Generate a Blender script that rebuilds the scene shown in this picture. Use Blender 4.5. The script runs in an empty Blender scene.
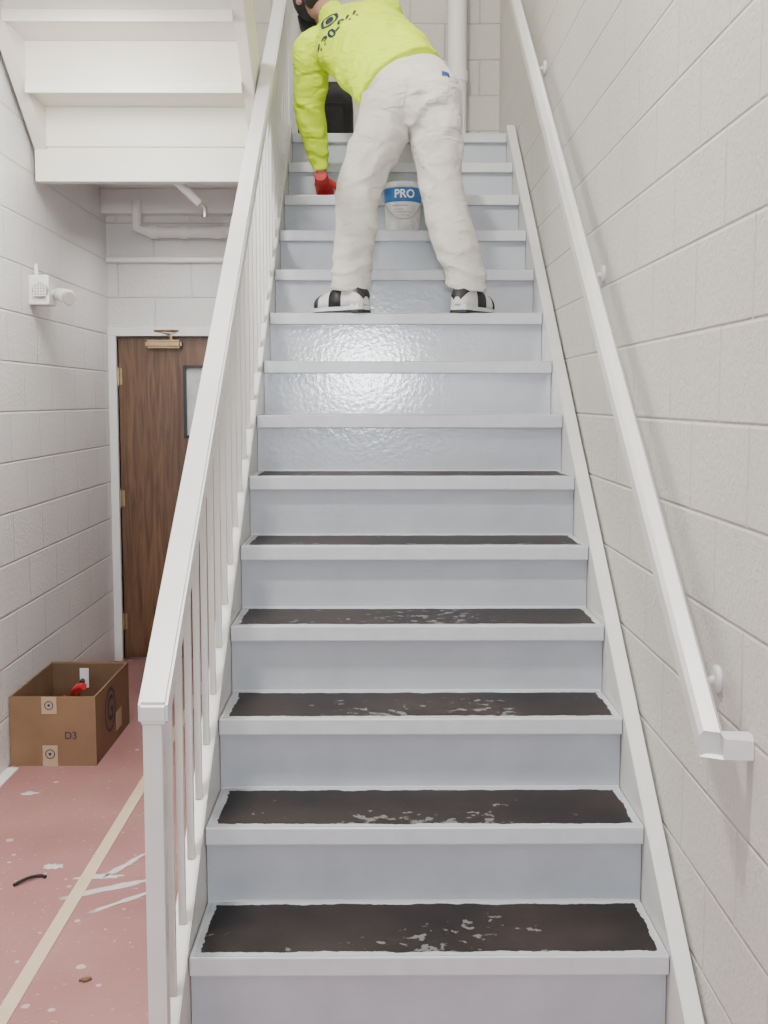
import bpy, bmesh, math, random
from mathutils import Vector, Matrix, Euler, noise
from mathutils.bvhtree import BVHTree
random.seed(7)
C = bpy.context.scene.collection

# ------------------------------------------------------------------ materials
def newmat(name):
    m = bpy.data.materials.new(name); m.use_nodes = True
    nt = m.node_tree; b = nt.nodes['Principled BSDF']
    return m, nt, b
def N(nt, t, **kw):
    n = nt.nodes.new(t)
    for k, v in kw.items():
        if k in n.inputs: n.inputs[k].default_value = v
        else: setattr(n, k, v)
    return n
def ramp(nt, src, p0, p1, c0=(0,0,0,1), c1=(1,1,1,1)):
    r = nt.nodes.new('ShaderNodeValToRGB')
    r.color_ramp.elements[0].position = p0; r.color_ramp.elements[1].position = p1
    r.color_ramp.elements[0].color = c0; r.color_ramp.elements[1].color = c1
    nt.links.new(src, r.inputs[0]); return r
def mixc(nt, fac, a, b):
    m = nt.nodes.new('ShaderNodeMix'); m.data_type = 'RGBA'
    for s, v in ((m.inputs[0], fac), (m.inputs[6], a), (m.inputs[7], b)):
        if isinstance(v, bpy.types.NodeSocket): nt.links.new(v, s)
        elif isinstance(v, (int, float)): s.default_value = v
        else: s.default_value = (*v[:3], 1)
    return m.outputs[2]
def mth(nt, op, a, b=0.0):
    m = nt.nodes.new('ShaderNodeMath'); m.operation = op
    for s, v in ((m.inputs[0], a), (m.inputs[1], b)):
        if isinstance(v, bpy.types.NodeSocket): nt.links.new(v, s)
        else: s.default_value = v
    return m.outputs[0]
def simple(name, col, rough=0.5, vary=0.12, vscale=6, bump=0.1, bscale=60, metal=0.0, dist=0.004, coat=0.0, coatr=0.2):
    m, nt, b = newmat(name)
    tc = N(nt, 'ShaderNodeTexCoord')
    n1 = N(nt, 'ShaderNodeTexNoise', Scale=vscale, Detail=4.0)
    nt.links.new(tc.outputs['Object'], n1.inputs['Vector'])
    r = ramp(nt, n1.outputs[0], 0.3, 0.7)
    dark = tuple(c*(1-vary) for c in col)
    nt.links.new(mixc(nt, r.outputs[0], dark, col), b.inputs['Base Color'])
    b.inputs['Roughness'].default_value = rough
    b.inputs['Metallic'].default_value = metal
    if bump > 0:
        n2 = N(nt, 'ShaderNodeTexNoise', Scale=bscale, Detail=3.0)
        nt.links.new(tc.outputs['Object'], n2.inputs['Vector'])
        bp = N(nt, 'ShaderNodeBump', Strength=bump, Distance=dist)
        nt.links.new(n2.outputs[0], bp.inputs['Height'])
        nt.links.new(bp.outputs[0], b.inputs['Normal'])
        if coat > 0: nt.links.new(bp.outputs[0], b.inputs['Coat Normal'])
    if coat > 0:
        b.inputs['Coat Weight'].default_value = coat; b.inputs['Coat Roughness'].default_value = coatr
    return m
def block_mat(name, col, axis):
    """painted concrete block, axis 'YZ' or 'XZ'"""
    m, nt, b = newmat(name)
    g = N(nt, 'ShaderNodeNewGeometry')
    s = N(nt, 'ShaderNodeSeparateXYZ'); nt.links.new(g.outputs['Position'], s.inputs[0])
    c = N(nt, 'ShaderNodeCombineXYZ')
    nt.links.new(s.outputs[1 if axis == 'YZ' else 0], c.inputs[0]); nt.links.new(s.outputs[2], c.inputs[1])
    br = N(nt, 'ShaderNodeTexBrick', offset=0.5)
    br.inputs['Scale'].default_value = 1.0
    br.inputs['Mortar Size'].default_value = 0.007
    br.inputs['Mortar Smooth'].default_value = 1.0
    br.inputs['Brick Width'].default_value = 0.406
    br.inputs['Row Height'].default_value = 0.203
    br.inputs['Color1'].default_value = (*col, 1)
    br.inputs['Color2'].default_value = (*[x*0.975 for x in col], 1)
    br.inputs['Mortar'].default_value = (*[x*0.91 for x in col], 1)
    nt.links.new(c.outputs[0], br.inputs['Vector'])
    n1 = N(nt, 'ShaderNodeTexNoise', Scale=1.7, Detail=5.0); nt.links.new(g.outputs['Position'], n1.inputs['Vector'])
    r = ramp(nt, n1.outputs[0], 0.3, 0.75, (0.93, 0.93, 0.93, 1), (1, 1, 1, 1))
    mm = nt.nodes.new('ShaderNodeMix'); mm.data_type = 'RGBA'; mm.blend_type = 'MULTIPLY'; mm.inputs[0].default_value = 1
    nt.links.new(br.outputs[0], mm.inputs[6]); nt.links.new(r.outputs[0], mm.inputs[7])
    nt.links.new(mm.outputs[2], b.inputs['Base Color'])
    n2 = N(nt, 'ShaderNodeTexNoise', Scale=55.0, Detail=6.0, Roughness=0.7); nt.links.new(g.outputs['Position'], n2.inputs['Vector'])
    h = mth(nt, 'SUBTRACT', mth(nt, 'MULTIPLY', n2.outputs[0], 1.5), br.outputs['Fac'])
    bp = N(nt, 'ShaderNodeBump', Strength=0.8, Distance=0.006)
    nt.links.new(h, bp.inputs['Height']); nt.links.new(bp.outputs[0], b.inputs['Normal'])
    b.inputs['Roughness'].default_value = 0.42
    return m

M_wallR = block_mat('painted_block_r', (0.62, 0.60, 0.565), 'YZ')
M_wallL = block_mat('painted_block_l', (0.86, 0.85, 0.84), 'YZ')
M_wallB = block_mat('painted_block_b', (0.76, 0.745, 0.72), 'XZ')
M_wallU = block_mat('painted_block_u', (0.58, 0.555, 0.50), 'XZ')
M_riser = simple('stair_paint', (0.44, 0.46, 0.495), 0.30, 0.12, 7, 0.2, 45, dist=0.003)
M_wet = simple('stair_paint_wet', (0.41, 0.435, 0.48), 0.28, 0.06, 9, 0.22, 60, dist=0.0025, coat=1.0, coatr=0.12)
M_nose = simple('nosing_paint', (0.56, 0.575, 0.60), 0.28, 0.10, 14, 0.2, 80, dist=0.002)
M_rail = simple('railing_paint', (0.64, 0.64, 0.62), 0.33, 0.06, 8, 0.12, 50, dist=0.002)
M_white = simple('soffit_paint', (0.80, 0.77, 0.68), 0.45, 0.05, 3, 0.12, 40, dist=0.002)
M_ceil = simple('ceiling_paint', (0.84, 0.83, 0.81), 0.55, 0.04, 3, 0.1, 40)
M_trim = simple('trim_paint', (0.78, 0.77, 0.74), 0.4, 0.05, 5, 0.1, 40)

def mat_tread():
    m, nt, b = newmat('worn_dark_tread')
    tc = N(nt, 'ShaderNodeTexCoord'); g = N(nt, 'ShaderNodeNewGeometry')
    s = N(nt, 'ShaderNodeSeparateXYZ'); nt.links.new(tc.outputs['Object'], s.inputs[0])
    ax = mth(nt, 'SUBTRACT', 0.531, mth(nt, 'ABSOLUTE', s.outputs[0]))
    ay = mth(nt, 'SUBTRACT', 0.1295, mth(nt, 'ABSOLUTE', s.outputs[1]))
    d = mth(nt, 'MINIMUM', ax, ay)
    n = N(nt, 'ShaderNodeTexNoise', Scale=13.0, Detail=8.0, Roughness=0.7); nt.links.new(g.outputs['Position'], n.inputs['Vector'])
    e = mth(nt, 'SUBTRACT', mth(nt, 'MULTIPLY', n.outputs[0], 0.040), 0.016)
    edge = mth(nt, 'LESS_THAN', d, e)
    n2 = N(nt, 'ShaderNodeTexNoise', Scale=30.0, Detail=6.0, Roughness=0.6); nt.links.new(g.outputs['Position'], n2.inputs['Vector'])
    n3 = N(nt, 'ShaderNodeTexNoise', Scale=5.5, Detail=2.0); nt.links.new(g.outputs['Position'], n3.inputs['Vector'])
    yfront = mth(nt, 'MULTIPLY', s.outputs[1], -0.45)
    xc = mth(nt, 'MULTIPLY', mth(nt, 'ABSOLUTE', s.outputs[0]), -0.22)
    v = mth(nt, 'ADD', mth(nt, 'ADD', n2.outputs[0], mth(nt, 'MULTIPLY', n3.outputs[0], 0.6)), mth(nt, 'ADD', yfront, xc))
    w = ramp(nt, v, 0.925, 0.94)
    base = N(nt, 'ShaderNodeTexNoise', Scale=4.0, Detail=7.0); nt.links.new(g.outputs['Position'], base.inputs['Vector'])
    r = ramp(nt, base.outputs[0], 0.35, 0.7)
    c0 = mixc(nt, r.outputs[0], (0.010, 0.008, 0.0075), (0.030, 0.020, 0.018))
    c1 = mixc(nt, mth(nt, 'MULTIPLY', w.outputs[0], 0.45), c0, (0.30, 0.30, 0.30))
    c2 = mixc(nt, edge, c1, (0.42, 0.44, 0.47))
    nt.links.new(c2, b.inputs['Base Color'])
    b.inputs['Roughness'].default_value = 0.5
    b.inputs['Specular IOR Level'].default_value = 0.25
    bp = N(nt, 'ShaderNodeBump', Strength=0.2, Distance=0.002)
    nt.links.new(n2.outputs[0], bp.inputs['Height']); nt.links.new(bp.outputs[0], b.inputs['Normal'])
    return m
M_tread = mat_tread()

def mat_floor():
    m, nt, b = newmat('red_rosin_paper')
    g = N(nt, 'ShaderNodeNewGeometry'); P = g.outputs['Position']
    n1 = N(nt, 'ShaderNodeTexNoise', Scale=2.2, Detail=6.0); nt.links.new(P, n1.inputs['Vector'])
    r1 = ramp(nt, n1.outputs[0], 0.3, 0.7)
    base = mixc(nt, r1.outputs[0], (0.29, 0.130, 0.125), (0.36, 0.178, 0.168))
    v = N(nt, 'ShaderNodeTexVoronoi', Scale=13.0); nt.links.new(P, v.inputs['Vector'])
    sep = N(nt, 'ShaderNodeSeparateColor'); nt.links.new(v.outputs['Color'], sep.inputs[0])
    thr = mth(nt, 'MULTIPLY', mth(nt, 'SUBTRACT', sep.outputs[0], 0.35), 0.26)
    n5 = N(nt, 'ShaderNodeTexNoise', Scale=60.0, Detail=3.0); nt.links.new(P, n5.inputs['Vector'])
    spot = mth(nt, 'LESS_THAN', mth(nt, 'ADD', v.outputs['Distance'], mth(nt, 'MULTIPLY', mth(nt, 'SUBTRACT', n5.outputs[0], 0.5), 0.12)), thr)
    n2 = N(nt, 'ShaderNodeTexNoise', Scale=40.0, Detail=5.0, Roughness=0.7); nt.links.new(P, n2.inputs['Vector'])
    spec = mth(nt, 'GREATER_THAN', n2.outputs[0], 0.645)
    f = mth(nt, 'MULTIPLY', mth(nt, 'MAXIMUM', spot, spec), 0.6)
    nt.links.new(mixc(nt, f, base, (0.66, 0.56, 0.54)), b.inputs['Base Color'])
    b.inputs['Roughness'].default_value = 0.5
    n3 = N(nt, 'ShaderNodeTexNoise', Scale=3.5, Detail=4.0); nt.links.new(P, n3.inputs['Vector'])
    bp = N(nt, 'ShaderNodeBump', Strength=0.3, Distance=0.02)
    nt.links.new(n3.outputs[0], bp.inputs['Height']); nt.links.new(bp.outputs[0], b.inputs['Normal'])
    return m
M_floor = mat_floor()

def mat_wood():
    m, nt, b = newmat('stained_door_wood')
    g = N(nt, 'ShaderNodeNewGeometry')
    mp = N(nt, 'ShaderNodeMapping'); mp.inputs['Scale'].default_value = (12, 9, 0.9)
    nt.links.new(g.outputs['Position'], mp.inputs['Vector'])
    n = N(nt, 'ShaderNodeTexNoise', Scale=2.2, Detail=8.0, Distortion=1.6); nt.links.new(mp.outputs[0], n.inputs['Vector'])
    r = ramp(nt, n.outputs[0], 0.33, 0.68, (0.075, 0.034, 0.015, 1), (0.18, 0.088, 0.040, 1))
    nt.links.new(r.outputs[0], b.inputs['Base Color']); b.inputs['Roughness'].default_value = 0.38
    return m
M_wood = mat_wood()
M_card = simple('cardboard', (0.25, 0.145, 0.075), 0.8, 0.2, 5, 0.1, 40)
M_cardin = simple('cardboard_inside', (0.17, 0.095, 0.05), 0.85, 0.2, 5, 0.1, 40)
M_tape = simple('masking_tape', (0.62, 0.50, 0.36), 0.6, 0.12, 8, 0.1, 40)
M_kraft = simple('printed_carton_tape', (0.46, 0.34, 0.22), 0.6, 0.12, 8, 0.1, 40)
M_black = simple('black_fabric', (0.012, 0.012, 0.014), 0.7, 0.3, 20, 0.3, 120)
M_blackp = simple('black_rubber', (0.015, 0.015, 0.017), 0.45, 0.2, 20, 0.1, 120)
M_red = simple('red_knit', (0.50, 0.02, 0.02), 0.6, 0.2, 30, 0.3, 150)
M_redp = simple('red_plastic', (0.55, 0.02, 0.03), 0.35, 0.1, 20, 0.0)
M_brass = simple('aged_brass', (0.42, 0.29, 0.16), 0.35, 0.2, 20, 0.1, 60, metal=0.8)
M_steel = simple('steel', (0.5, 0.5, 0.5), 0.3, 0.1, 20, 0.0, metal=0.9)
M_plastic = simple('white_plastic', (0.72, 0.71, 0.68), 0.4, 0.05, 10, 0.05)
M_lens = simple('lamp_lens', (0.42, 0.38, 0.36), 0.15, 0.1, 60, 0.2, 90)
M_glass = simple('wired_glass', (0.62, 0.66, 0.66), 0.1, 0.25, 12, 0.0)
M_blue = simple('blue_label', (0.02, 0.14, 0.42), 0.4, 0.1, 20, 0.0)
M_bucket = simple('bucket_plastic', (0.74, 0.73, 0.71), 0.35, 0.30, 26, 0.1, 40)
M_ink = simple('print_ink', (0.01, 0.02, 0.06), 0.6, 0.0, 10, 0.0)
M_inkw = simple('white_print', (0.8, 0.8, 0.8), 0.6, 0.05, 10, 0.0)
M_skin = simple('skin', (0.42, 0.22, 0.15), 0.5, 0.15, 20, 0.1, 90)
M_shoew = simple('shoe_white', (0.72, 0.72, 0.70), 0.55, 0.1, 30, 0.2, 120)
M_hair = simple('dark_hair', (0.015, 0.010, 0.008), 0.6, 0.3, 40, 0.3, 200)
M_paintblob = simple('dried_paint', (0.60, 0.58, 0.58), 0.5, 0.15, 20, 0.1)
M_denimlbl = simple('blue_patch', (0.02, 0.08, 0.28), 0.6, 0.1, 30, 0.0)

def mat_cloth(name, c0, c1, fold=0.5, rough=0.8, stains=None):
    m, nt, b = newmat(name)
    g = N(nt, 'ShaderNodeNewGeometry'); P = g.outputs['Position']
    n1 = N(nt, 'ShaderNodeTexNoise', Scale=7.0, Detail=4.0); nt.links.new(P, n1.inputs['Vector'])
    r = ramp(nt, n1.outputs[0], 0.3, 0.7)
    col = mixc(nt, r.outputs[0], c0, c1)
    if stains:
        n4 = N(nt, 'ShaderNodeTexNoise', Scale=26.0, Detail=4.0); nt.links.new(P, n4.inputs['Vector'])
        f = ramp(nt, n4.outputs[0], 0.66, 0.70)
        col = mixc(nt, mth(nt, 'MULTIPLY', f.outputs[0], 0.5), col, stains)
    nt.links.new(col, b.inputs['Base Color'])
    b.inputs['Roughness'].default_value = rough
    mp = N(nt, 'ShaderNodeMapping'); mp.inputs['Scale'].default_value = (0.75, 1.0, 1.6); mp.inputs['Rotation'].default_value = (0.2, 0.5, 0.1)
    nt.links.new(P, mp.inputs['Vector'])
    n2 = N(nt, 'ShaderNodeTexNoise', Scale=9.0, Detail=2.0, Distortion=1.0); nt.links.new(mp.outputs[0], n2.inputs['Vector'])
    bp = N(nt, 'ShaderNodeBump', Strength=fold, Distance=0.035)
    nt.links.new(n2.outputs[0], bp.inputs['Height']); nt.links.new(bp.outputs[0], b.inputs['Normal'])
    return m
M_shirt = mat_cloth('hi_vis_jersey', (0.54, 0.76, 0.0), (0.64, 0.86, 0.006), 0.7, 0.8)
M_pants = mat_cloth('white_canvas', (0.60, 0.575, 0.51), (0.68, 0.655, 0.59), 0.7, 0.85, (0.46, 0.45, 0.42))

# ------------------------------------------------------------------ geometry helpers
def finish(name, me, mat, parent=None, smooth=False, recenter=True):
    ob = bpy.data.objects.new(name, me)
    C.objects.link(ob)
    if recenter and len(me.vertices):
        xs = [v.co for v in me.vertices]
        c = Vector([(min(v[i] for v in xs)+max(v[i] for v in xs))/2 for i in range(3)])
        if parent is None: c.z = min(v.z for v in xs)
        me.transform(Matrix.Translation(-c)); ob.location = c
    if mat is not None:
        me.materials.clear(); me.materials.append(mat)
    if smooth:
        for p in me.polygons: p.use_smooth = True
    if parent is not None:
        ob.parent = parent
        pl = Vector((0, 0, 0)); q = parent
        while q is not None: pl += q.location; q = q.parent
        ob.location = ob.location - pl
    return ob
def empty(name, loc, label, cat, group=None):
    e = bpy.data.objects.new(name, None); e.location = loc; e.empty_display_size = 0.1
    C.objects.link(e); e["label"] = label; e["category"] = cat
    if group: e["group"] = group
    return e
def top(ob, label, cat):
    ob["label"] = label; ob["category"] = cat; return ob
def structure(ob): ob["kind"] = "structure"; return ob
def bm_box(bm, x0, x1, y0, y1, z0, z1):
    vs = [bm.verts.new(p) for p in [(x0,y0,z0),(x1,y0,z0),(x1,y1,z0),(x0,y1,z0),(x0,y0,z1),(x1,y0,z1),(x1,y1,z1),(x0,y1,z1)]]
    for f in [(0,3,2,1),(4,5,6,7),(0,1,5,4),(1,2,6,5),(2,3,7,6),(3,0,4,7)]:
        bm.faces.new([vs[i] for i in f])
    return vs
def tomesh(bm, name):
    bmesh.ops.recalc_face_normals(bm, faces=bm.faces)
    me = bpy.data.meshes.new(name); bm.to_mesh(me); bm.free(); return me
def boxes(name, lst, mat, parent=None, bevel=0.0, seg=2):
    bm = bmesh.new()
    for b in lst: bm_box(bm, *b)
    if bevel > 0:
        bmesh.ops.bevel(bm, geom=list(bm.edges), offset=bevel, segments=seg, affect='EDGES', profile=0.6)
    return finish(name, tomesh(bm, name), mat, parent)
def prism_x(name, poly, x0, x1, mat, parent=None, bevel=0.0):
    bm = bmesh.new()
    a = [bm.verts.new((x0, y, z)) for y, z in poly]; b = [bm.verts.new((x1, y, z)) for y, z in poly]
    bm.faces.new(a); bm.faces.new(list(reversed(b)))
    n = len(poly)
    for i in range(n): bm.faces.new([a[i], a[(i+1) % n], b[(i+1) % n], b[i]])
    if bevel > 0:
        bmesh.ops.bevel(bm, geom=list(bm.edges), offset=bevel, segments=2, affect='EDGES')
    return finish(name, tomesh(bm, name), mat, parent)
def add_tube(bm, pts, rad, side=None, seg=20, cap=True, sub=1):
    """pts list of Vector, rad list of (ru,rv) ; u is the side axis"""
    pts = [Vector(p) for p in pts]; rad = [(r, r) if isinstance(r, (int, float)) else r for r in rad]
    if sub > 1:   # catmull-rom
        P, R = [], []
        n = len(pts)
        for i in range(n-1):
            p0 = pts[max(i-1, 0)]; p1 = pts[i]; p2 = pts[i+1]; p3 = pts[min(i+2, n-1)]
            for k in range(sub):
                t = k/sub
                P.append(0.5*((2*p1)+(p2-p0)*t+(2*p0-5*p1+4*p2-p3)*t*t+(3*p1-p0-3*p2+p3)*t**3))
                s = t*t*(3-2*t)
                R.append(tuple(rad[i][j]*(1-s)+rad[i+1][j]*s for j in (0, 1)))
        P.append(pts[-1]); R.append(rad[-1]); pts, rad = P, R
    rings = []; n = len(pts)
    u = None
    for i in range(n):
        t = (pts[min(i+1, n-1)]-pts[max(i-1, 0)]).normalized()
        ref = Vector(side) if side is not None else (u if u is not None else (Vector((1, 0, 0)) if abs(t.x) < 0.9 else Vector((0, 1, 0))))
        u = (ref-t*ref.dot(t)).normalized(); v = t.cross(u)
        ring = []
        for k in range(seg):
            a = 2*math.pi*k/seg
            ring.append(bm.verts.new(pts[i]+u*rad[i][0]*math.cos(a)+v*rad[i][1]*math.sin(a)))
        rings.append(ring)
    for i in range(n-1):
        for k in range(seg):
            bm.faces.new([rings[i][k], rings[i][(k+1) % seg], rings[i+1][(k+1) % seg], rings[i+1][k]])
    if cap:
        bm.faces.new(list(reversed(rings[0]))); bm.faces.new(rings[-1])
def tube(name, pts, rad, mat, parent=None, seg=20, sub=1, side=None):
    bm = bmesh.new()
    if isinstance(rad, (int, float)): rad = [rad]*len(pts)
    add_tube(bm, pts, rad, side, seg, True, sub)
    o = finish(name, tomesh(bm, name), mat, parent, smooth=True)
    md = o.modifiers.new('es', 'EDGE_SPLIT'); md.split_angle = math.radians(50)
    return o
def add_ball(bm, c, r, rot=None, seg=20):
    m = Matrix.Translation(Vector(c))
    if rot is not None: m = m @ rot
    m = m @ Matrix.Diagonal((r[0], r[1], r[2], 1))
    bmesh.ops.create_uvsphere(bm, u_segments=seg, v_segments=seg//2+2, radius=1, matrix=m)
def remeshed(name, bm, voxel, mat, parent, smooth=4, disp=0.0, dscale=0.15, folds=None):
    me = tomesh(bm, name+'_src')
    tmp = bpy.data.objects.new(name+'_tmp', me); C.objects.link(tmp)
    r = tmp.modifiers.new('r', 'REMESH'); r.mode = 'VOXEL'; r.voxel_size = voxel
    s = tmp.modifiers.new('s', 'SMOOTH'); s.factor = 0.5; s.iterations = smooth
    dg = bpy.context.evaluated_depsgraph_get(); dg.update()
    out = bpy.data.meshes.new_from_object(tmp.evaluated_get(dg)); out.name = name
    bpy.data.objects.remove(tmp)
    if disp > 0 or folds:
        out.update()
        nn = [v.normal.copy() for v in out.vertices]
        for v, n in zip(out.vertices, nn):
            p = v.co.copy()
            q = Vector((p.x/dscale, p.y/dscale, p.z/dscale*0.8))
            a = noise.noise(q+Vector((3.1, 7.7, 1.3)))
            dd = disp*a
            if folds:
                for c, dirv, wl, amp, rad in folds:
                    dist = (p-c).length
                    if dist < rad:
                        ph = (p-c).dot(dirv)/wl*2*math.pi + noise.noise(p*7)*4.5
                        w_ = .5+.8*noise.noise(p*11+Vector((5, 1, 2)))
                        dd += amp*(abs(math.sin(ph*.5))*-1.6+.9)*w_*(1-dist/rad)**.6
            v.co = p+n*dd
    return finish(name, out, mat, parent, smooth=True)
def text_mesh(body, size, bold=0.0):
    cu = bpy.data.curves.new('t', 'FONT'); cu.body = body; cu.size = size; cu.align_x = 'CENTER'; cu.align_y = 'CENTER'; cu.offset = bold
    o = bpy.data.objects.new('t', cu); C.objects.link(o)
    dg = bpy.context.evaluated_depsgraph_get(); dg.update()
    me = bpy.data.meshes.new_from_object(o.evaluated_get(dg))
    bpy.data.objects.remove(o)
    bm = bmesh.new(); bm.from_mesh(me)
    bmesh.ops.triangulate(bm, faces=bm.faces)
    for _ in range(2):
        bmesh.ops.subdivide_edges(bm, edges=[e for e in bm.edges if e.calc_length() > size*0.2], cuts=1)
        bmesh.ops.triangulate(bm, faces=bm.faces)
    me2 = bpy.data.meshes.new('text'); bm.to_mesh(me2); bm.free(); return me2

# ------------------------------------------------------------------ setting
XR, XL = 0.725, -1.478
YD, YU = 6.43, 6.95
structure(boxes('floor', [(-1.7, 0.95, -3.2, 7.1, -0.1, 0.0)], M_floor))
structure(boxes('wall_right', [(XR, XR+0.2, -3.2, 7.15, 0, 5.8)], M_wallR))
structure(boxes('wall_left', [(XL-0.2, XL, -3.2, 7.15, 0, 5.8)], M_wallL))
structure(boxes('trim_edge', [(XL, XL+.045, 1.0, 4.50, 0.0, 0.004)], M_trim))
DX0, DX1, DZ = -1.432, -0.58, 1.82
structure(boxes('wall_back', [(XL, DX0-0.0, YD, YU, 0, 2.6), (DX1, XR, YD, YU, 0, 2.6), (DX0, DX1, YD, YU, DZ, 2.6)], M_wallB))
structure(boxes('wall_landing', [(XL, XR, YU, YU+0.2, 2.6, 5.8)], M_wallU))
structure(boxes('ceiling', [(XL, XR, -3.2, 7.15, 5.8, 5.9)], M_ceil))
structure(boxes('floor_landing', [(XL, XR, 6.10, YU, 2.60, 2.832), (XL, -0.475, 5.10, 6.10, 2.60, 2.832)], M_ceil))
structure(boxes('trim_beam', [(XL, -0.475, YD-0.12, YD, 2.47, 2.60)], M_ceil, bevel=0.006))

# door
d = bpy.data.objects.new('door_1', None); d.location = (DX0, YD, 0); C.objects.link(d); structure(d)
boxes('door_frame', [(DX0-0.045, DX0, YD-0.03, YD+0.12, 0, DZ+0.045), (DX1, DX1+0.045, YD-0.03, YD+0.12, 0, DZ+0.045), (DX0-0.045, DX1+0.045, YD-0.032, YD+0.12, DZ, DZ+0.047)], M_trim, d, 0.004)
wx0, wx1, wz0, wz1 = -1.06, -0.90, 1.27, 1.65
boxes('door_leaf', [(DX0+.003, wx0, YD+0.02, YD+0.065, 0.012, DZ-.003), (wx1, DX1-.003, YD+0.02, YD+0.065, 0.012, DZ-.003), (wx0, wx1, YD+0.02, YD+0.065, 0.012, wz0), (wx0, wx1, YD+0.02, YD+0.065, wz1, DZ-.003)], M_wood, d)
boxes('door_lite_frame', [(wx0-.012, wx0+.004, YD+0.01, YD+0.03, wz0-.012, wz1+.012), (wx1-.004, wx1+.012, YD+0.01, YD+0.03, wz0-.012, wz1+.012), (wx0, wx1, YD+0.01, YD+0.03, wz0-.012, wz0+.004), (wx0, wx1, YD+0.01, YD+0.03, wz1-.004, wz1+.012)], M_blackp, d)
boxes('door_glass', [(wx0, wx1, YD+0.038, YD+0.044, wz0, wz1)], M_glass, d)
for i, z in enumerate((1.60, 0.92, 0.22)):
    bm = bmesh.new()
    add_tube(bm, [(DX0, YD+0.012, z-.05), (DX0, YD+0.012, z+.05)], [.008, .008], seg=12)
    bm_box(bm, DX0-.005, DX0+.022, YD+.014, YD+.02, z-.045, z+.045)
    finish('door_hinge', tomesh(bm, 'door_hinge'), M_brass, d)
bm = bmesh.new()
bm_box(bm, -1.27, -1.07, YD-0.045, YD+0.018, 1.755, 1.80)
bmesh.ops.bevel(bm, geom=list(bm.edges), offset=0.012, segments=3, affect='EDGES')
add_tube(bm, [(-1.13, YD-.015, 1.80), (-1.13, YD-.015, 1.83)], [.014, .014], seg=12)
add_tube(bm, [(-1.13, YD-.02, 1.828), (-1.20, YD-.14, 1.842), (-1.08, YD-.02, 1.85)], [.007, .007, .007], seg=8)
finish('door_closer', tomesh(bm, 'door_closer'), M_brass, d)

# ------------------------------------------------------------------ staircase
T, R, Y0, NST = 0.2714, 0.2022, 2.519, 14
X0, X1 = -0.428, 0.672
st = empty('staircase', (0.122, Y0, 0), "steel straight staircase with grey painted risers and dark worn treads", "staircase")
for n in range(NST):
    y = Y0+T*n; z = R*(n+1)
    if n < NST-1:
        boxes('tread', [(X0, X1, y, y+T+.03, z-.046, z-.0)], M_nose, st, 0.004)
        if n < 6:
            # dark worn surface with ragged painted rim, a thin sheet on the tread
            mt = boxes('tread_surface', [(X0+.010, X1-.006, y+.004, y+T+.020, z+.0002, z+.0014)], M_tread, st)
            mt["label"] = "dark worn tread surface flecked with grey paint"
        boxes('tread_edge_bead', [(X0+.001, X1-.001, y+T+.019, y+T+.025, z-.002, z+.005)], M_nose, st)
    else:
        boxes('tread', [(X0, X1, y, y+.052, z-.046, z)], M_nose, st, 0.005)
    boxes('riser', [(X0, X1, y+.025, y+.035, z-R, z-.04)], M_wet if n >= 6 else M_riser, st)
line = lambda y, dz: R+0.745*(y-Y0)+dz
for a, b in ((0.674, 0.716), (-0.472, -0.430)):
    poly = [(2.225, 0.0), (6.09, line(6.09, 0.02)), (6.09, 2.60), (2.66, 0.0)]
    prism_x('stringer', poly, a, b, M_rail, st, 0.003)

# left railing
rl = empty('stair_railing', (-0.45, 2.31, 0), "white painted steel stair railing with square newel and thin balusters", "railing")
boxes('newel_post', [(-.478, -.438, 2.30, 2.34, 0, 0.845)], M_rail, rl, 0.003)
rv = lambda y, V: 1.47-V+0.745*y
poly = [(2.275, rv(2.30, 2.365)), (2.275, rv(2.30, 2.325)), (6.9, rv(6.9, 2.325)), (6.9, rv(6.9, 2.375)), (2.30, rv(2.30, 2.375))]
prism_x('top_rail', poly, -.482, -.422, M_rail, rl, 0.006)
prism_x('rail_channel', [(2.35, rv(2.35, 2.395)), (2.35, rv(2.35, 2.37)), (6.9, rv(6.9, 2.37)), (6.9, rv(6.9, 2.395))], -.468, -.434, M_rail, rl, 0.002)
yb = 2.44
while yb < 6.0:
    boxes('baluster', [(-.459, -.443, yb-.008, yb+.008, max(0.0, line(yb, 0.014)), rv(yb, 2.385))], M_rail, rl)
    yb += T/2
yb = 6.13
while yb < 6.85:
    boxes('baluster', [(-.459, -.443, yb-.008, yb+.008, 2.832, rv(yb, 2.385))], M_rail, rl)
    yb += T/2

# wall handrail
wr = empty('wall_handrail', (0.65, 2.16, 0.8), "white painted wall-mounted handrail with bent return end and brackets", "handrail")
hv = lambda y: rv(y, 2.28)
bm = bmesh.new()
prof = [(-.021, -.025), (.021, -.025), (.021, .012), (.014, .022), (-.014, .022), (-.021, .012)]
Up = Vector((0, -.745, 1)).normalized()
pA = Vector((.65, 2.17, hv(2.17))); pB = Vector((.65, 6.9, hv(6.9)))
def ringat(c, sx, up): return [bm.verts.new(c+sx*px+up*pz) for px, pz in prof]
r_far = ringat(pB, Vector((1, 0, 0)), Up)
r_c = ringat(pA, Vector((1, -.55, 0)), Vector((0, 0, 1.12)))
r_w = ringat(Vector((XR-.001, 2.165, hv(2.17)+.0)), Vector((0, -1, 0)), Vector((0, 0, 1)))
for ra, rb in ((r_far, r_c), (r_c, r_w)):
    for k in range(6): bm.faces.new([ra[k], ra[(k+1) % 6], rb[(k+1) % 6], rb[k]])
bm.faces.new(r_far); bm.faces.new(list(reversed(r_w)))
finish('rail', tomesh(bm, 'rail'), M_rail, wr)
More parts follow.
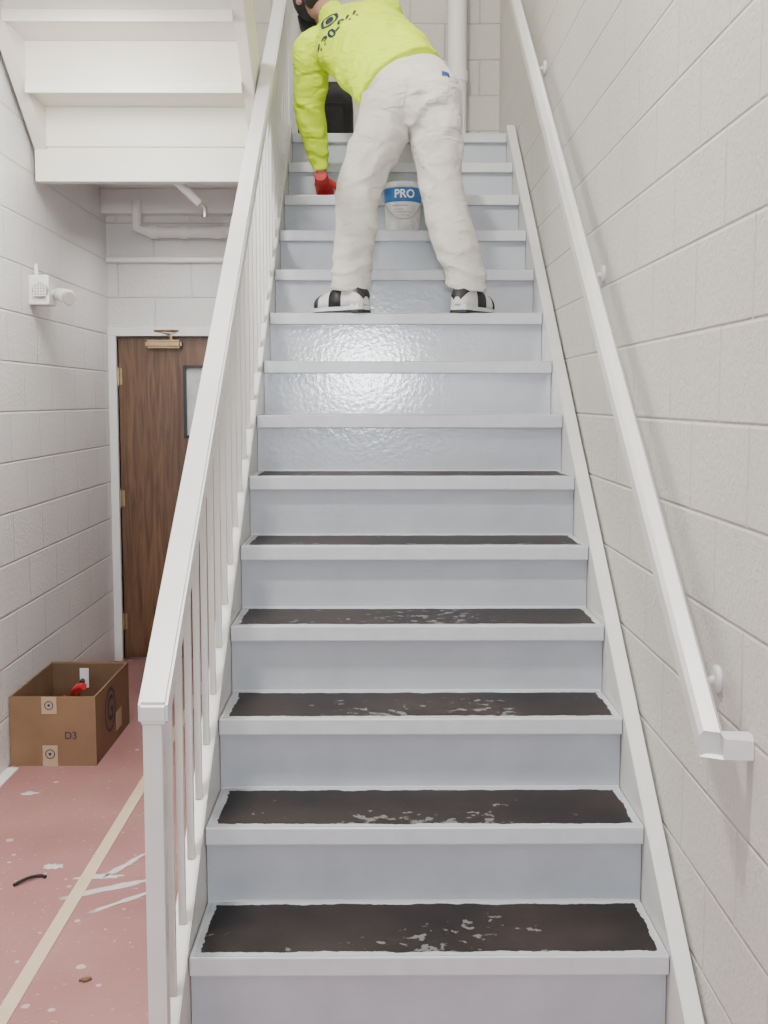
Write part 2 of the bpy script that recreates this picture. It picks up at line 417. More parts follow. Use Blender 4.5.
for yy in (2.38, 3.70, 5.06, 6.4):
    zc = rv(yy, 2.36)
    bm = bmesh.new()
    add_tube(bm, [(XR, yy, zc), (XR-.008, yy, zc), (XR-.012, yy, zc)], [.030, .030, .022], seg=20)
    add_tube(bm, [(XR-.008, yy, zc), (XR-.045, yy, zc-.006), (.652, yy, zc+.018), (.65, yy, hv(yy)-.026)], [.009, .009, .009, .012], seg=12, sub=4)
    finish('bracket', tomesh(bm, 'bracket'), M_rail, wr, smooth=True)

# ------------------------------------------------------------------ upper flight seen from below
uf = empty('upper_staircase', (-.97, 5.05, 2.6), "underside of cream painted steel stair flight overhead", "staircase")
UX0, UX1 = -1.40, -.535
UR = 0.19
for k in range(9):
    yk = 5.03-T*k; zk = 2.53+UR*k
    boxes('riser', [(UX0, UX1, yk, yk+.012, zk+.014, zk+UR-.013)], M_white, uf)
    boxes('tread', [(UX0, UX1, yk-T-.012, yk+.03, zk+UR-.012, zk+UR+.012)], M_white, uf, 0.002)
    boxes('riser_lip', [(UX0, UX1, yk-T-.024, yk-T-.013, zk+UR-.030, zk+UR+.016)], M_white, uf, 0.003)
ul = lambda y: 2.53+(UR/T)*(5.03-y)
for a, b in ((-1.455, -1.40), (-.535, -.49)):
    poly = [(5.12, ul(5.03)-.05), (2.5, ul(2.5)-.05), (2.5, ul(2.5)+.30), (5.12, ul(5.12)+.36)]
    prism_x('stringer', poly, a, b, M_white, uf, 0.003)
boxes('end_beam', [(-1.455, -.49, 5.04, 5.10, 2.40, 2.545)], M_white, uf, 0.004)

# pipes under landing
pp = tube('wall_pipe', [(-1.27, YD-.19, 2.52), (-1.27, YD-.19, 2.38), (-1.20, YD-.19, 2.36), (-.6, YD-.19, 2.36), (-.50, YD-.19, 2.36)], [.026, .026, .03, .03, .03], M_ceil, seg=20)
top(pp, "white painted pipe running along the block wall above the door", "pipe")
for x in (-1.18, -1.02, -.84, -.66):
    tube('pipe_coupling', [(x-.02, YD-.19, 2.36), (x+.02, YD-.19, 2.36)], .037, M_ceil, pp, seg=18)
tube('lower_pipe', [(XL+.005, YD-.03, 2.235), (-.5, YD-.03, 2.235)], .018, M_ceil, pp)
br = empty('ceiling_brace', (-.86, 5.5, 2.6), "white painted angled pipe brace with steel end hanging under the landing", "pipe brace")
tube('brace_pipe', [(-1.02, 5.25, 2.545), (-.99, 5.27, 2.535), (-.80, 5.34, 2.36)], .019, M_ceil, br)
boxes('brace_plate', [(-1.06, -.97, 5.20, 5.28, 2.565, 2.60)], M_steel, br, .002)
tube('brace_rod', [(-1.02, 5.25, 2.57), (-1.02, 5.25, 2.54)], .012, M_steel, br)
tube('brace_end', [(-.805, 5.338, 2.365), (-.78, 5.36, 2.34), (-.78, 5.36, 2.30)], .013, M_steel, br)
vp = tube('riser_pipe', [(.47, YU-.09, 2.833), (.47, YU-.09, 5.795)], .055, M_ceil, seg=24)
top(vp, "white painted vertical pipe standing in the landing corner", "pipe")
bm = bmesh.new(); add_tube(bm, [(.47, YU-.09, 3.3), (.47, YU-.09, 3.36)], [.062, .062], seg=24); bm_box(bm, .46, .48, YU-.04, YU, 3.31, 3.35)
finish('pipe_clamp', tomesh(bm, 'pipe_clamp'), M_ceil, vp)

# ------------------------------------------------------------------ emergency light on left wall
el = empty('emergency_light', (XL, 5.03, 1.95), "small white wall alarm box with round face and lamp head", "emergency light")
EX = XL+.012
boxes('housing', [(XL, EX+.075, 4.97, 5.09, 1.875, 2.0)], M_plastic, el, .006)
bm = bmesh.new(); add_tube(bm, [(EX+.04, 4.975, 1.935), (EX+.04, 4.962, 1.935), (EX+.04, 4.955, 1.935)], [.034, .034, .030], seg=24)
finish('sounder_face', tomesh(bm, 'sounder_face'), M_lens, el)
bm = bmesh.new()
for ix in range(-2, 3):
    bm_box(bm, EX+.04+ix*.012-.002, EX+.04+ix*.012+.002, 4.950, 4.957, 1.910, 1.960)
for iz in range(-2, 3):
    bm_box(bm, EX+.012, EX+.068, 4.9505, 4.9565, 1.935+iz*.012-.002, 1.935+iz*.012+.002)
finish('grille', tomesh(bm, 'grille'), M_plastic, el)
tube('lamp_arm', [(EX+.07, 5.03, 1.93), (EX+.10, 5.03, 1.93)], .010, M_plastic, el)
tube('lamp_head', [(EX+.085, 5.06, 1.93), (EX+.10, 5.03, 1.925), (EX+.155, 4.985, 1.905), (EX+.157, 4.98, 1.903)], [.018, .026, .036, .030], M_plastic, el)
tube('lamp_lens', [(EX+.157, 4.982, 1.903), (EX+.160, 4.977, 1.901)], [.029, .027], M_lens, el)
tube('conduit', [(EX+.012, 5.01, 2.0), (EX+.012, 5.01, 2.05)], .009, M_plastic, el)

# ------------------------------------------------------------------ floor tape, scraps
top(boxes('tape_strip', [(-.915, -.875, 1.2, 5.9, 0.0005, 0.0025)], M_tape), "strip of beige masking tape along the red paper seam", "tape")
def blob(name, cx, cy, rx, ry, ang, mat, h=.002, seed=1, rag=0.4):
    rnd = random.Random(seed); bm = bmesh.new(); vs = []
    for i in range(28):
        a = 2*math.pi*i/28; r = 1+rag*(rnd.random()-.5)
        x, y = rx*math.cos(a)*r, ry*math.sin(a)*r
        vs.append(bm.verts.new((cx+x*math.cos(ang)-y*math.sin(ang), cy+x*math.sin(ang)+y*math.cos(ang), .0006)))
    f = bm.faces.new(vs); e = bmesh.ops.extrude_face_region(bm, geom=[f])
    for v in e['geom']:
        if isinstance(v, bmesh.types.BMVert): v.co.z += h
    return finish(name, tomesh(bm, name), mat)
for i, (x, y, rx, ry, a) in enumerate([(-.80, 3.36, .14, .016, .5), (-.74, 3.27, .12, .010, .75), (-.86, 3.44, .06, .02, .1), (-1.02, 3.52, .03, .02, 0), (-.68, 4.3, .05, .015, .8), (-.80, 3.52, .10, .012, 1.1), (-1.30, 4.2, .03, .015, .3)]):
    b = blob('paint_smear', x, y, rx, ry, a, M_paintblob, .0012, i, .7)
    top(b, "thin dried white paint smear on the red floor paper", "paint smear"); b["group"] = "paint smears on the floor"
top(tube('debris_strip', [(-1.10, 3.37, .006), (-1.07, 3.41, .010), (-1.04, 3.44, .006), (-1.02, 3.43, .006)], .005, M_black, seg=8, sub=3), "small curled black scrap lying on the red paper", "scrap")
top(blob('debris_scrap', -.74, 2.80, .014, .008, .4, M_cardin, .006, 9, .8), "small brown paper scrap lying on the red paper", "scrap")

# ------------------------------------------------------------------ cardboard box
bx0, bx1, by0, by1, bh = -1.474, -1.128, 4.53, 5.15, .285
cb = empty('cardboard_box', ((bx0+bx1)/2, (by0+by1)/2, 0), "open brown cardboard carton with tape labels beside the block wall", "box")
t = .006
bm = bmesh.new()
for b in [(bx0, bx1, by0, by0+t, 0, bh), (bx0, bx1, by1-t, by1, 0, bh), (bx0, bx0+t, by0+t, by1-t, 0, bh), (bx1-t, bx1, by0+t, by1-t, 0, bh), (bx0+t, bx1-t, by0+t, by1-t, 0, t)]: bm_box(bm, *b)
finish('body', tomesh(bm, 'body'), M_card, cb)
boxes('inner_flap', [(bx0+t+.001, bx1-t-.001, by1-t-.012, by1-t-.004, .03, bh-.005)], M_cardin, cb)
x = bx0+.13
boxes('tape_label', [(x, x+.06, by0-.0015, by0, .0, .085)], M_kraft, cb)
boxes('tape_label', [(x, x+.06, by0-.0015, by0, .215, bh)], M_kraft, cb)
boxes('paper_label', [(bx0+.13, bx0+.17, by1-t-.014, by1-t-.0125, .17, .26)], M_inkw, cb)
boxes('paper_label', [(bx1, bx1+.0015, by0+.36, by0+.46, .04, .12)], M_kraft, cb)
me = text_mesh("D3", .042); me.transform(Matrix.Translation((bx0+.245, by0-.002, .125)) @ Matrix.Rotation(math.pi/2, 4, 'X')); finish('box_print', me, M_ink, cb)
def ringmark(c, r, ax, mat, par, nm='box_print', inner=True, th=.8):
    bm = bmesh.new(); n = 28
    for rr0, rr1 in (((r*th, r), (0.0, r*.3)) if inner else ((r*th, r),)):
        A = []; B = []
        for i in range(n):
            a = 2*math.pi*i/n
            def P(q):
                if ax == 'y': return (c[0]+q*math.cos(a), c[1], c[2]+q*math.sin(a))
                return (c[0], c[1]+q*math.cos(a), c[2]+q*math.sin(a))
            A.append(bm.verts.new(P(rr0+1e-4))); B.append(bm.verts.new(P(rr1)))
        for i in range(n): bm.faces.new([A[i], B[i], B[(i+1) % n], A[(i+1) % n]])
    return finish(nm, tomesh(bm, nm), mat, par)
ringmark((bx0+.16, by0-.003, .25), .018, 'y', M_ink, cb)
ringmark((bx0+.16, by0-.003, .05), .020, 'y', M_ink, cb)
ringmark((bx1+.0015, by0+.25, .165), .095, 'x', M_ink, cb, inner=False, th=.86)
me = text_mesh("G", .15, .002); me.transform(Matrix.Translation((bx1+.0016, by0+.25, .165)) @ Matrix.Rotation(math.pi/2, 4, 'Z') @ Matrix.Rotation(math.pi/2, 4, 'X')); finish('box_print', me, M_ink, cb)
# scraper lying in the box
cg = empty('scraper_tool', (-1.27, 4.68, .2), "red handled paint scraper sticking out of the cardboard carton", "tool")
tube('handle', [(-1.265, 4.80, .16), (-1.255, 4.70, .245), (-1.22, 4.63, .295), (-1.19, 4.60, .31)], [.018, .020, .018, .014], M_redp, cg, seg=14, sub=4)
tube('grip_end', [(-1.22, 4.66, .295), (-1.205, 4.645, .325)], [.013, .010], M_blackp, cg)
tube('shaft', [(-1.265, 4.79, .17), (-1.275, 4.90, .08)], .007, M_steel, cg)
boxes('blade', [(-1.32, -1.23, 4.895, 4.899, .02, .10)], M_steel, cg)
tube('trigger', [(-1.255, 4.72, .23), (-1.27, 4.66, .22), (-1.28, 4.63, .26)], .007, M_redp, cg, seg=10, sub=3)

# ------------------------------------------------------------------ tool bag on landing
tb = empty('tool_bag', (-.27, 6.32, 2.833), "black fabric tool bag with red handle standing on the landing", "bag")
bm = bmesh.new()
rings = []
for z, sx, sy in ((2.834, .14, .10), (2.85, .145, .11), (3.02, .145, .11), (3.10, .135, .085), (3.15, .125, .03)):
    rings.append([bm.verts.new((-.265+sx*x, 6.32+sy*y, z)) for x, y in ((-1, -.9), (-.9, -1), (.9, -1), (1, -.9), (1, .9), (.9, 1), (-.9, 1), (-1, .9))])
for a, b in zip(rings, rings[1:]):
    for k in range(8): bm.faces.new([a[k], a[(k+1) % 8], b[(k+1) % 8], b[k]])
bm.faces.new(rings[0]); bm.faces.new(rings[-1])
finish('body', tomesh(bm, 'body'), M_black, tb)
tube('handle', [(-.36, 6.32, 3.13), (-.35, 6.32, 3.20), (-.27, 6.32, 3.23), (-.19, 6.32, 3.20), (-.18, 6.32, 3.13)], .012, M_redp, tb, seg=10, sub=4)
boxes('pocket', [(-.38, -.17, 6.195, 6.215, 2.87, 3.00)], M_black, tb, .004)

# ------------------------------------------------------------------ bucket
bc = Vector((.123, 5.365, R*11+.0005))
bk = empty('paint_bucket', bc, "white plastic paint bucket with blue label and drips", "bucket")
prof = [(0, 0), (.072, 0), (.075, .004), (.086, .20), (.092, .202), (.092, .222), (.086, .224), (.083, .222), (.072, .01), (0, .01)]
def lathe(name, prof, c, mat, parent, seg=40, smooth=True):
    bm = bmesh.new(); rings = []
    for r, z in prof:
        if r == 0: rings.append([bm.verts.new((c[0], c[1], c[2]+z))])
        else: rings.append([bm.verts.new((c[0]+r*math.cos(2*math.pi*i/seg), c[1]+r*math.sin(2*math.pi*i/seg), c[2]+z)) for i in range(seg)])
    for a, b in zip(rings, rings[1:]):
        for i in range(seg):
            j = (i+1) % seg
            if len(a) == 1: bm.faces.new([a[0], b[i], b[j]])
            elif len(b) == 1: bm.faces.new([a[i], a[j], b[0]])
            else: bm.faces.new([a[i], a[j], b[j], b[i]])
    o = finish(name, tomesh(bm, name), mat, parent, smooth=smooth)
    m = o.modifiers.new('es', 'EDGE_SPLIT'); m.split_angle = math.radians(40)
    return o
lathe('body', prof, bc, M_bucket, bk)
def rb(z): return .075+(.011)*(z/.20)
lathe('label_band', [(rb(.135)+.0003, .135), (rb(.135)+.001, .136), (rb(.198)+.001, .197), (rb(.198)+.0003, .198)], bc, M_blue, bk)
def wrap(me, ang0, z0, off=.002):
    for v in me.vertices:
        r = rb(z0+v.co.y)+off; a = ang0+v.co.x/r
        v.co = Vector((bc.x+r*math.cos(a), bc.y+r*math.sin(a), bc.z+z0+v.co.y))
me = text_mesh("PRO", .050, .0012); wrap(me, -math.pi/2+.08, .168); finish('label_text', me, M_inkw, bk)
def stroke(x0, x1, z, h):
    bm = bmesh.new(); n = 8
    lo = []; hi = []
    for i in range(n+1):
        x = x0+(x1-x0)*i/n
        lo.append(bm.verts.new((x, -h/2, 0))); hi.append(bm.verts.new((x, h/2, 0)))
    for i in range(n): bm.faces.new([lo[i], lo[i+1], hi[i+1], hi[i]])
    me = bpy.data.meshes.new('s'); bm.to_mesh(me); bm.free(); wrap(me, -math.pi/2, z, .0008); return finish('label_print', me, M_lens, bk)
for x0, x1, z, h in ((-.05, .02, .118, .007), (-.045, .0, .102, .004), (-.04, .035, .090, .003), (-.01, .03, .075, .003)):
    stroke(x0, x1, z, h)
tube('bail_handle', [bc+Vector((-.093, 0, .20)), bc+Vector((-.088, -.04, .14)), bc+Vector((-.05, -.088, .075)), bc+Vector((.0, -.10, .055)), bc+Vector((.05, -.088, .075)), bc+Vector((.088, -.04, .14)), bc+Vector((.093, 0, .20))], .002, M_steel, bk, seg=8, sub=4)

# ------------------------------------------------------------------ PERSON
FT = R*9
pe = empty('person', (.12, 4.8, FT), "painter in yellow long-sleeve shirt and white trousers bending over the steps", "person")
PEL = Vector((.15, 4.86, 2.71)); SH = Vector((-.120, 5.25, 3.085))
A_ = Vector((-.45, .69, .57)).normalized(); L_ = Vector((.85, .13, .52)); L_ = (L_-A_*L_.dot(A_)).normalized()
NB = L_.cross(A_).normalized()
lsh = SH-L_*.190; rsh = SH+L_*.18
lhip = Vector((.055, 4.85, 2.66)); rhip = Vector((.235, 4.85, 2.70))
lkn = Vector((-.070, 4.83, 2.30)); rkn = Vector((.270, 4.83, 2.32))
lan = Vector((-.100, 4.765, FT+.10)); ran = Vector((.372, 4.775, FT+.10))
lel = Vector((-.298, 5.34, 2.77)); lwr = Vector((-.252, 5.47, 2.515))
rel = Vector((.10, 5.44, 2.92)); rwr = Vector((.06, 5.63, 2.745))
HD = Vector((-.280, 5.47, 3.30))
# ---- body (continuous skin surface)
bm = bmesh.new()
add_tube(bm, [PEL, PEL+(SH-PEL)*.35, PEL+(SH-PEL)*.8, SH+A_*.02], [(.135, .09), (.125, .09), (.16, .10), (.10, .07)], side=L_, sub=3)
add_tube(bm, [SH-A_*.02, SH+(HD-SH)*.5, HD], [.062, .052, .048], sub=2)
# head axis (top of the head), face direction
htop = Vector((-.35, .85, .25)).normalized(); face = (Vector((0.05, .70, -1))); face = (face-htop*face.dot(htop)).normalized()
hs = htop.cross(face)
rot = Matrix((hs, face, htop)).transposed().to_4x4()
add_ball(bm, HD+htop*.02, (.075, .095, .115), rot)
add_ball(bm, HD+face*.035-htop*.045, (.055, .06, .06), rot)     # jaw
add_tube(bm, [HD+face*.085+htop*.02, HD+face*.108-htop*.015, HD+face*.09-htop*.022], [.008, .015, .010], seg=10)   # nose
for s in (-1, 1):
    add_ball(bm, HD+hs*s*.078-htop*.0, (.010, .020, .032), rot, 12)   # ears
    add_ball(bm, HD+hs*s*.032+face*.083+htop*.022, (.014, .008, .009), rot, 10)   # brow/eye
add_ball(bm, HD+face*.088-htop*.05, (.026, .010, .009), rot, 10)      # mouth
for hip, kn, an in ((lhip, lkn, lan), (rhip, rkn, ran)):
    add_tube(bm, [hip+Vector((0, 0, .05)), hip*.5+kn*.5, kn, kn*.55+an*.45+Vector((0, -.01, 0)), an-Vector((0, 0, .03))], [.085, .072, .052, .050, .034], sub=3)
for sh, elb, wr_ in ((lsh, lel, lwr), (rsh, rel, rwr)):
    add_tube(bm, [SH*.3+sh*.7, sh*.5+elb*.5, elb, elb*.5+wr_*.5, wr_], [.055, .044, .038, .034, .026], sub=3)
LH, LT = Vector((-.040, 4.692, FT+.0005)), Vector((-.250, 4.88, FT+.0005))
RH, RT = Vector((.328, 4.694, FT+.0005)), Vector((.478, 4.93, FT+.0005))
for h_, t_ in ((LH, LT), (RH, RT)):
    heel = h_*.87+t_*.13+Vector((0, 0, .05)); toe = h_*.22+t_*.78+Vector((0, 0, .034))
    add_tube(bm, [heel, heel*.6+toe*.4, toe], [(.026, .03), (.030, .028), (.030, .012)], side=(toe-heel).cross(Vector((0, 0, 1))), sub=2)
def hand_parts(bm, w, dirv, side, nrm, curl, thumb, grow=0.0):
    dirv = dirv.normalized(); side = (side-dirv*side.dot(dirv)).normalized(); nrm = dirv.cross(side)
    if nrm.z > 0: nrm = -nrm
    add_tube(bm, [w-dirv*.02, w+dirv*.02, w+dirv*.055, w+dirv*.092], [(.026+grow, .020+grow), (.033+grow, .017+grow), (.041+grow, .015+grow), (.040+grow, .012+grow)], side=side, sub=2)
    for i, (o, ln) in enumerate(((-.030, .058), (-.010, .072), (.011, .078), (.031, .068))):
        b0 = w+dirv*.085+side*(-o)
        r = .0085+grow
        sp = side*(-o)*.25
        p1 = b0+dirv*ln*.42+sp*.3+nrm*ln*.10*curl; p2 = p1+dirv*ln*.30+nrm*ln*.26*curl; p3 = p2+dirv*ln*.20+nrm*ln*.30*curl
        add_tube(bm, [b0-dirv*.015, b0, p1, p2, p3], [r, r, r*.97, r*.9, r*.75], seg=12)
        add_ball(bm, p3, (r*.75,)*3, None, 10)
    t0 = w+dirv*.03+side*thumb*.028; t1 = t0+dirv*.03+side*thumb*.028+nrm*.008; t2 = t1+dirv*.028+side*thumb*.010+nrm*.006
    add_tube(bm, [t0, t1, t2], [.014+grow, .011+grow, .008+grow], seg=12); add_ball(bm, t2, (.008+grow,)*3, None, 10)
lhd = dict(w=lwr+Vector((0, .004, -.020)), dirv=Vector((.10, .93, -.30)), side=Vector((1, 0, 0)), nrm=None, curl=.35, thumb=1)
rhd = dict(w=rwr, dirv=Vector((-.10, .85, -.60)), side=Vector((1, 0, 0)), nrm=None, curl=.4, thumb=-1)
hand_parts(bm, **lhd); hand_parts(bm, **rhd)
body = remeshed('body', bm, .0055, M_skin, pe, smooth=3)
for hd in (lhd, rhd):
    bm = bmesh.new(); hand_parts(bm, **hd, grow=.0025)
    w = hd['w']; add_tube(bm, [w-hd['dirv'].normalized()*.035, w], [.031, .030], seg=20)
    g = remeshed('glove', bm, .004, M_red, pe, smooth=2); g["label"] = "red knit work glove"
# ---- trousers
bm = bmesh.new()
WA = Vector((.122, 4.955, 2.80))
add_tube(bm, [Vector((.148, 4.855, 2.585)), Vector((.150, 4.85, 2.64)), Vector((.152, 4.86, 2.71)), Vector((.138, 4.90, 2.765)), WA], [(.12, .10), (.180, .130), (.196, .138), (.182, .120), (.160, .100)], side=(L_*.55+Vector((1, 0, 0))*.45), seg=32, sub=4)
add_ball(bm, (.070, 4.81, 2.67), (.105, .095, .115)); add_ball(bm, (.235, 4.81, 2.695), (.105, .095, .115))
for hip, kn, an, s in ((lhip, lkn, lan, -1), (rhip, rkn, ran, 1)):
    q = an+Vector((0, -.004, .002))
    add_tube(bm, [hip+Vector((0, 0, .03)), hip*.65+kn*.35, kn+Vector((0, 0, .03)), kn*.6+an*.4+Vector((0, -.02, 0)), an+Vector((0, -.01, .06)), q],
             [(.112, .128), (.108, .115), (.092, .094), (.087, .088), (.080, .080), (.084, .082)], side=(1, 0, 0), seg=28, sub=5)
    c = hip*.42+kn*.58+Vector((s*.085, 0, .01))
    add_ball(bm, c, (.022, .06, .08))
fl = []
for hip, kn, an, s in ((lhip, lkn, lan, -1), (rhip, rkn, ran, 1)):
    fl.append((an+Vector((0, -.05, .08)), Vector((.35*s, 0, 1)).normalized(), .075, .014, .18))
    fl.append((kn+Vector((-s*.06, -.06, .0)), Vector((.7*s, 0, .85)).normalized(), .09, .015, .19))
    fl.append((hip+Vector((-s*.04, -.08, -.10)), Vector((-.75*s, 0, .75)).normalized(), .085, .015, .18))
pants = remeshed('trousers', bm, .0075, M_pants, pe, smooth=4, disp=.014, dscale=.17, folds=fl); pants["label"] = "white canvas painter trousers"
def bvh_of(o):
    off = Vector((0, 0, 0)); q = o
    while q is not None: off += q.location; q = q.parent
    return BVHTree.FromPolygons([v.co+off for v in o.data.vertices], [tuple(p.vertices) for p in o.data.polygons])
def patch(name, bvh, centre, ux, uy, nrm, w, h, mat, off=.003, nx=10, ny=10, taper=0.0):
    bm = bmesh.new(); G = []
    for j in range(ny+1):
        row = []
        for i in range(nx+1):
            fx = i/nx-.5; fy = j/ny-.5
            ww = w*(1-taper*max(0, -fy*2)*(abs(fx)*2))
            p = centre+ux*fx*ww+uy*fy*h
            hit = bvh.ray_cast(p+nrm*.5, -nrm)
            q = hit[0]+nrm*off if hit[0] else p
            row.append(bm.verts.new(q))
        G.append(row)
    for j in range(ny):
        for i in range(nx): bm.faces.new([G[j][i], G[j][i+1], G[j+1][i+1], G[j+1][i]])
    ret = bmesh.ops.extrude_face_region(bm, geom=list(bm.faces))
    for v in ret['geom']:
        if isinstance(v, bmesh.types.BMVert): v.co -= nrm*(off+.002)
    return finish(name, tomesh(bm, name), mat, pe, smooth=False)
pb = bvh_of(pants)
back = Vector((0, -1, .15)).normalized()
patch('back_pocket', pb, Vector((.070, 4.8, 2.68)), Vector((1, 0, .12)).normalized(), Vector((0, 0, 1)), back, .10, .12, M_pants, .006, taper=.2)
patch('back_pocket', pb, Vector((.240, 4.8, 2.70)), Vector((1, 0, .12)).normalized(), Vector((0, 0, 1)), back, .10, .12, M_pants, .006, taper=.2)
patch('brand_patch', pb, Vector((.280, 4.8, 2.765)), Vector((1, 0, .1)).normalized(), Vector((0, 0, 1)), back, .032, .026, M_denimlbl, .010, 3, 3)
# ---- shirt
bm = bmesh.new()
D_ = SH-PEL
add_tube(bm, [PEL+D_*.15+NB*.015, PEL+D_*.26+NB*.02, PEL+D_*.5+NB*.03, PEL+D_*.78+NB*.022, SH+NB*.0, SH+A_*.055], [(.198, .140), (.198, .142), (.203, .145), (.210, .140), (.185, .120), (.090, .082)], side=L_, seg=36, sub=4)
add_tube(bm, [SH+A_*.03, SH+(HD-SH)*.50], [.080, .070], seg=24)
add_ball(bm, lsh, (.075, .08, .08)); add_ball(bm, rsh, (.075, .08, .08))
for sh, elb, w in ((lsh, lel, lwr), (rsh, rel, rwr)):
    add_tube(bm, [SH*.3+sh*.7, sh, sh*.5+elb*.5, elb, elb*.5+w*.5, w+(elb-w)*.08], [.088, .086, .077, .070, .058, .040], sub=4, seg=24)
fs = [(lel, Vector((.5, 0, 1)).normalized(), .09, .010, .18), (lwr+Vector((0, 0, .08)), Vector((-.3, -.3, 1)).normalized(), .06, .008, .13),
      (PEL+D_*.35+NB*.12+L_*.10, (A_*.8+L_*.6).normalized(), .11, .018, .27), (PEL+D_*.35+NB*.12-L_*.12, (A_*.8-L_*.6).normalized(), .10, .016, .24),
      (lsh*.7+SH*.3+NB*.1-A_*.1, (A_*.5+L_*.9).normalized(), .11, .010, .2)]
shirt = remeshed('shirt', bm, .0075, M_shirt, pe, smooth=4, disp=.012, dscale=.16, folds=fs); shirt["label"] = "fluorescent yellow long-sleeve shirt with printed back"
sb = bvh_of(shirt)
def print_on(me, c, ux, uy, n, mat, nm='shirt_print'):
    for v in me.vertices:
        p = c+ux*v.co.x+uy*v.co.y
        hit = sb.ray_cast(p+n*.5, -n)
        v.co = (hit[0] if hit[0] else p)+n*.003
    return finish(nm, me, mat, pe)
NP = (NB+Vector((0, -1, -.3))).normalized()
uxp = (L_-NP*L_.dot(NP)).normalized(); uyp = NP.cross(uxp)
tc_ = SH-L_*.070-A_*.095
print_on(text_mesh("630-966", .070, .0025), tc_, uxp, uyp, NP, M_ink)
def disc(r0, r1, n=36):
    bm = bmesh.new(); A = [bm.verts.new((r0*math.cos(2*math.pi*i/n), r0*math.sin(2*math.pi*i/n), 0)) for i in range(n)]
    B = [bm.verts.new((r1*math.cos(2*math.pi*i/n), r1*math.sin(2*math.pi*i/n), 0)) for i in range(n)]
    for i in range(n): bm.faces.new([A[i], B[i], B[(i+1) % n], A[(i+1) % n]])
    me = bpy.data.meshes.new('d'); bm.to_mesh(me); bm.free(); return me
print_on(disc(.030, .044), tc_+uyp*.085, uxp, uyp, NP, M_ink)
print_on(disc(.001, .020), tc_+uyp*.085, uxp, uyp, NP, M_ink)
# ---- cap
bm = bmesh.new()
add_ball(bm, HD+htop*.035-face*.005, (.090, .108, .108), rot)
add_ball(bm, HD-face*.035-htop*.01, (.088, .078, .085), rot)
cap = remeshed('cap', bm, .006, M_black, pe, smooth=2); cap["label"] = "black cap"
bm = bmesh.new()
add_tube(bm, [HD+face*.06+htop*.065, HD+face*.12+htop*.070, HD+face*.165+htop*.06], [(.075, .006), (.07, .005), (.035, .004)], side=hs, sub=4, seg=24)
finish('cap_brim', tomesh(bm, 'cap_brim'), M_black, pe, smooth=True)
bm = bmesh.new(); add_ball(bm, HD-face*.010-htop*.060, (.072, .070, .060), rot); finish('hair', tomesh(bm, 'hair'), M_hair, pe, smooth=True)
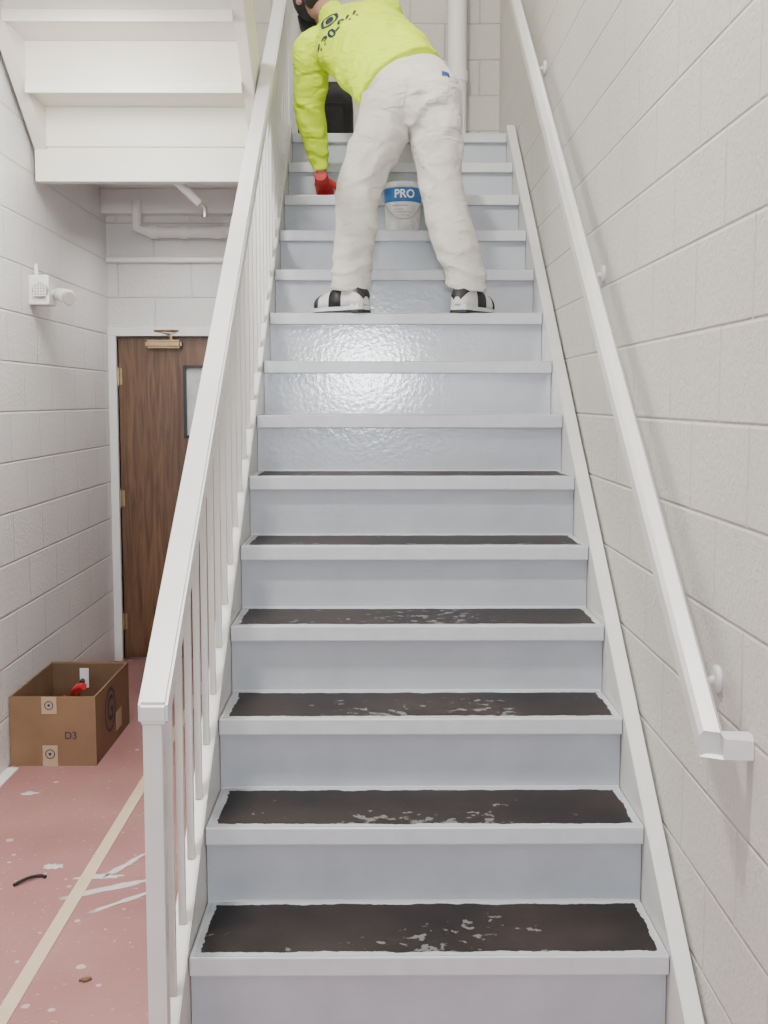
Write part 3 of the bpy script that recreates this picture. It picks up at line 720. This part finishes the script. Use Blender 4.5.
# ---- shoes
def shoe(heel, toe):
    f = (toe-heel); f.z = 0; L = f.length; f.normalize(); s = Vector((f.y, -f.x, 0)); up = Vector((0, 0, 1))
    sh = bpy.data.objects.new('shoe', None); sh.location = heel-pe.location; sh.parent = pe; C.objects.link(sh)
    sh["label"] = "black and white sneaker"
    P = lambda a, b, c: heel+f*a*L+s*b*1.1+up*c*1.30
    sec = [(0.0, .020, .012), (.03, .034, .018), (.15, .038, .019), (.35, .036, .018), (.55, .043, .018), (.75, .045, .018), (.9, .038, .019), (.98, .022, .022), (1.0, .010, .023)]
    def sole(z0, z1, grow, mat, nm):
        bm = bmesh.new()
        pts = [(a, w+grow) for a, w, _ in sec]+[(a, -w-grow) for a, w, _ in reversed(sec)]
        lo = [bm.verts.new(P(a, b, z0+(.006 if a > .9 else 0))) for a, b in pts]; hi = [bm.verts.new(P(a, b*.96, z1)) for a, b in pts]
        bm.faces.new(lo); bm.faces.new(hi)
        n = len(pts)
        for i in range(n): bm.faces.new([lo[i], lo[(i+1) % n], hi[(i+1) % n], hi[i]])
        return finish(nm, tomesh(bm, nm), mat, sh)
    sole(0.001, .010, .001, M_blackp, 'outsole'); sole(.0095, .028, .000, M_shoew, 'midsole')
    ups = [(.0, .014, .05), (.02, .030, .072), (.08, .035, .088), (.2, .037, .092), (.33, .037, .092), (.48, .040, .084), (.62, .044, .074), (.78, .044, .064), (.9, .037, .054), (.97, .018, .040)]
    def upper(rows, mat, nm, grow=0, t0=0.0, t1=1.0):
        bm = bmesh.new(); R_ = []
        for a, w, h in rows:
            ring = []
            for k in range(15):
                t = math.pi*(t0+(t1-t0)*k/14)
                x = (w+grow)*math.copysign(abs(math.cos(t))**.6, math.cos(t)); z = .022+(h-.022+grow)*abs(math.sin(t))**.75
                ring.append(bm.verts.new(P(a, x, z)))
            R_.append(ring)
        for q, r in zip(R_, R_[1:]):
            for k in range(14): bm.faces.new([q[k], q[k+1], r[k+1], r[k]])
        if t0 == 0.0:
            for q, r in zip(R_, R_[1:]): bm.faces.new([q[0], r[0], r[14], q[14]])
            bm.faces.new(R_[0]); bm.faces.new(R_[-1])
        return finish(nm, tomesh(bm, nm), mat, sh, smooth=True)
    upper(ups, M_shoew, 'upper')
    upper([(-.006, .012, .048), (.02, .030, .070), (.08, .035, .084), (.13, .037, .090)], M_blackp, 'heel_counter', .002, .18, .82)
    upper([(.36, .038, .090), (.48, .040, .083), (.58, .043, .076)], M_blackp, 'side_panel', .0022)
    upper([(.80, .044, .063), (.90, .037, .054), (.97, .018, .040), (.99, .008, .030)], M_blackp, 'toe_cap', .002, .0, 1.0)
    bm = bmesh.new()
    for i in range(4):
        a = .40+.06*i; z = .090-.005*i
        add_tube(bm, [P(a, -.018, z-.006), P(a+.01, 0, z), P(a, .018, z-.006)], [.003, .003, .003], seg=8)
    finish('laces', tomesh(bm, 'laces'), M_shoew, sh)
shoe(LH, LT); shoe(RH, RT)

# ------------------------------------------------------------------ lights
def area(name, loc, target, sx, sy, power, col=(1, 1, 1)):
    l = bpy.data.lights.new(name, 'AREA'); l.shape = 'RECTANGLE'; l.size = sx; l.size_y = sy; l.energy = power; l.color = col
    o = bpy.data.objects.new(name, l); o.location = loc
    o.rotation_euler = (Vector(target)-Vector(loc)).to_track_quat('-Z', 'Y').to_euler(); C.objects.link(o)
    return o
area('window_daylight', (-.12, -2.9, 1.78), (-.05, 4, 1.6), 0.6, 0.45, 140, (0.86, 0.93, 1.0))
area('ceiling_lamp_entry', (-0.75, 2.2, 5.0), (0.3, 3.0, 0), 0.35, 0.2, 240, (1.0, 0.96, 0.90))
area('ceiling_lamp_landing', (-.2, 6.0, 5.5), (-.2, 5.9, 0), 0.9, 0.3, 14, (1.0, 0.93, 0.82))
area('corridor_fill', (-1.0, 3.9, 2.7), (-1.05, 4.9, .6), .25, .6, 34, (1.0, 0.98, 0.95))  # added fill, no fixture: brightens the left wall and the area under the landing
area('door_fill', (-.95, 5.9, 2.3), (-1.0, 6.1, 0), .2, .4, 5, (1.0, 0.98, 0.95))  # second fill added below the landing in front of the door, no fixture there
w = bpy.data.worlds.new('World'); bpy.context.scene.world = w; w.use_nodes = True
bg = w.node_tree.nodes['Background']; bg.inputs[0].default_value = (0.93, 0.96, 1.0, 1); bg.inputs[1].default_value = 0.75

# ------------------------------------------------------------------ camera
cd = bpy.data.cameras.new('Camera'); cam = bpy.data.objects.new('Camera', cd); C.objects.link(cam)
cd.sensor_fit = 'VERTICAL'; cd.sensor_height = 36; cd.lens = 1150/1024*36
cam.location = (0, 0, 1.47)
cam.rotation_euler = (math.radians(90-5.56), 0, math.radians(-0.4))
cd.clip_start = .05
bpy.context.scene.camera = cam
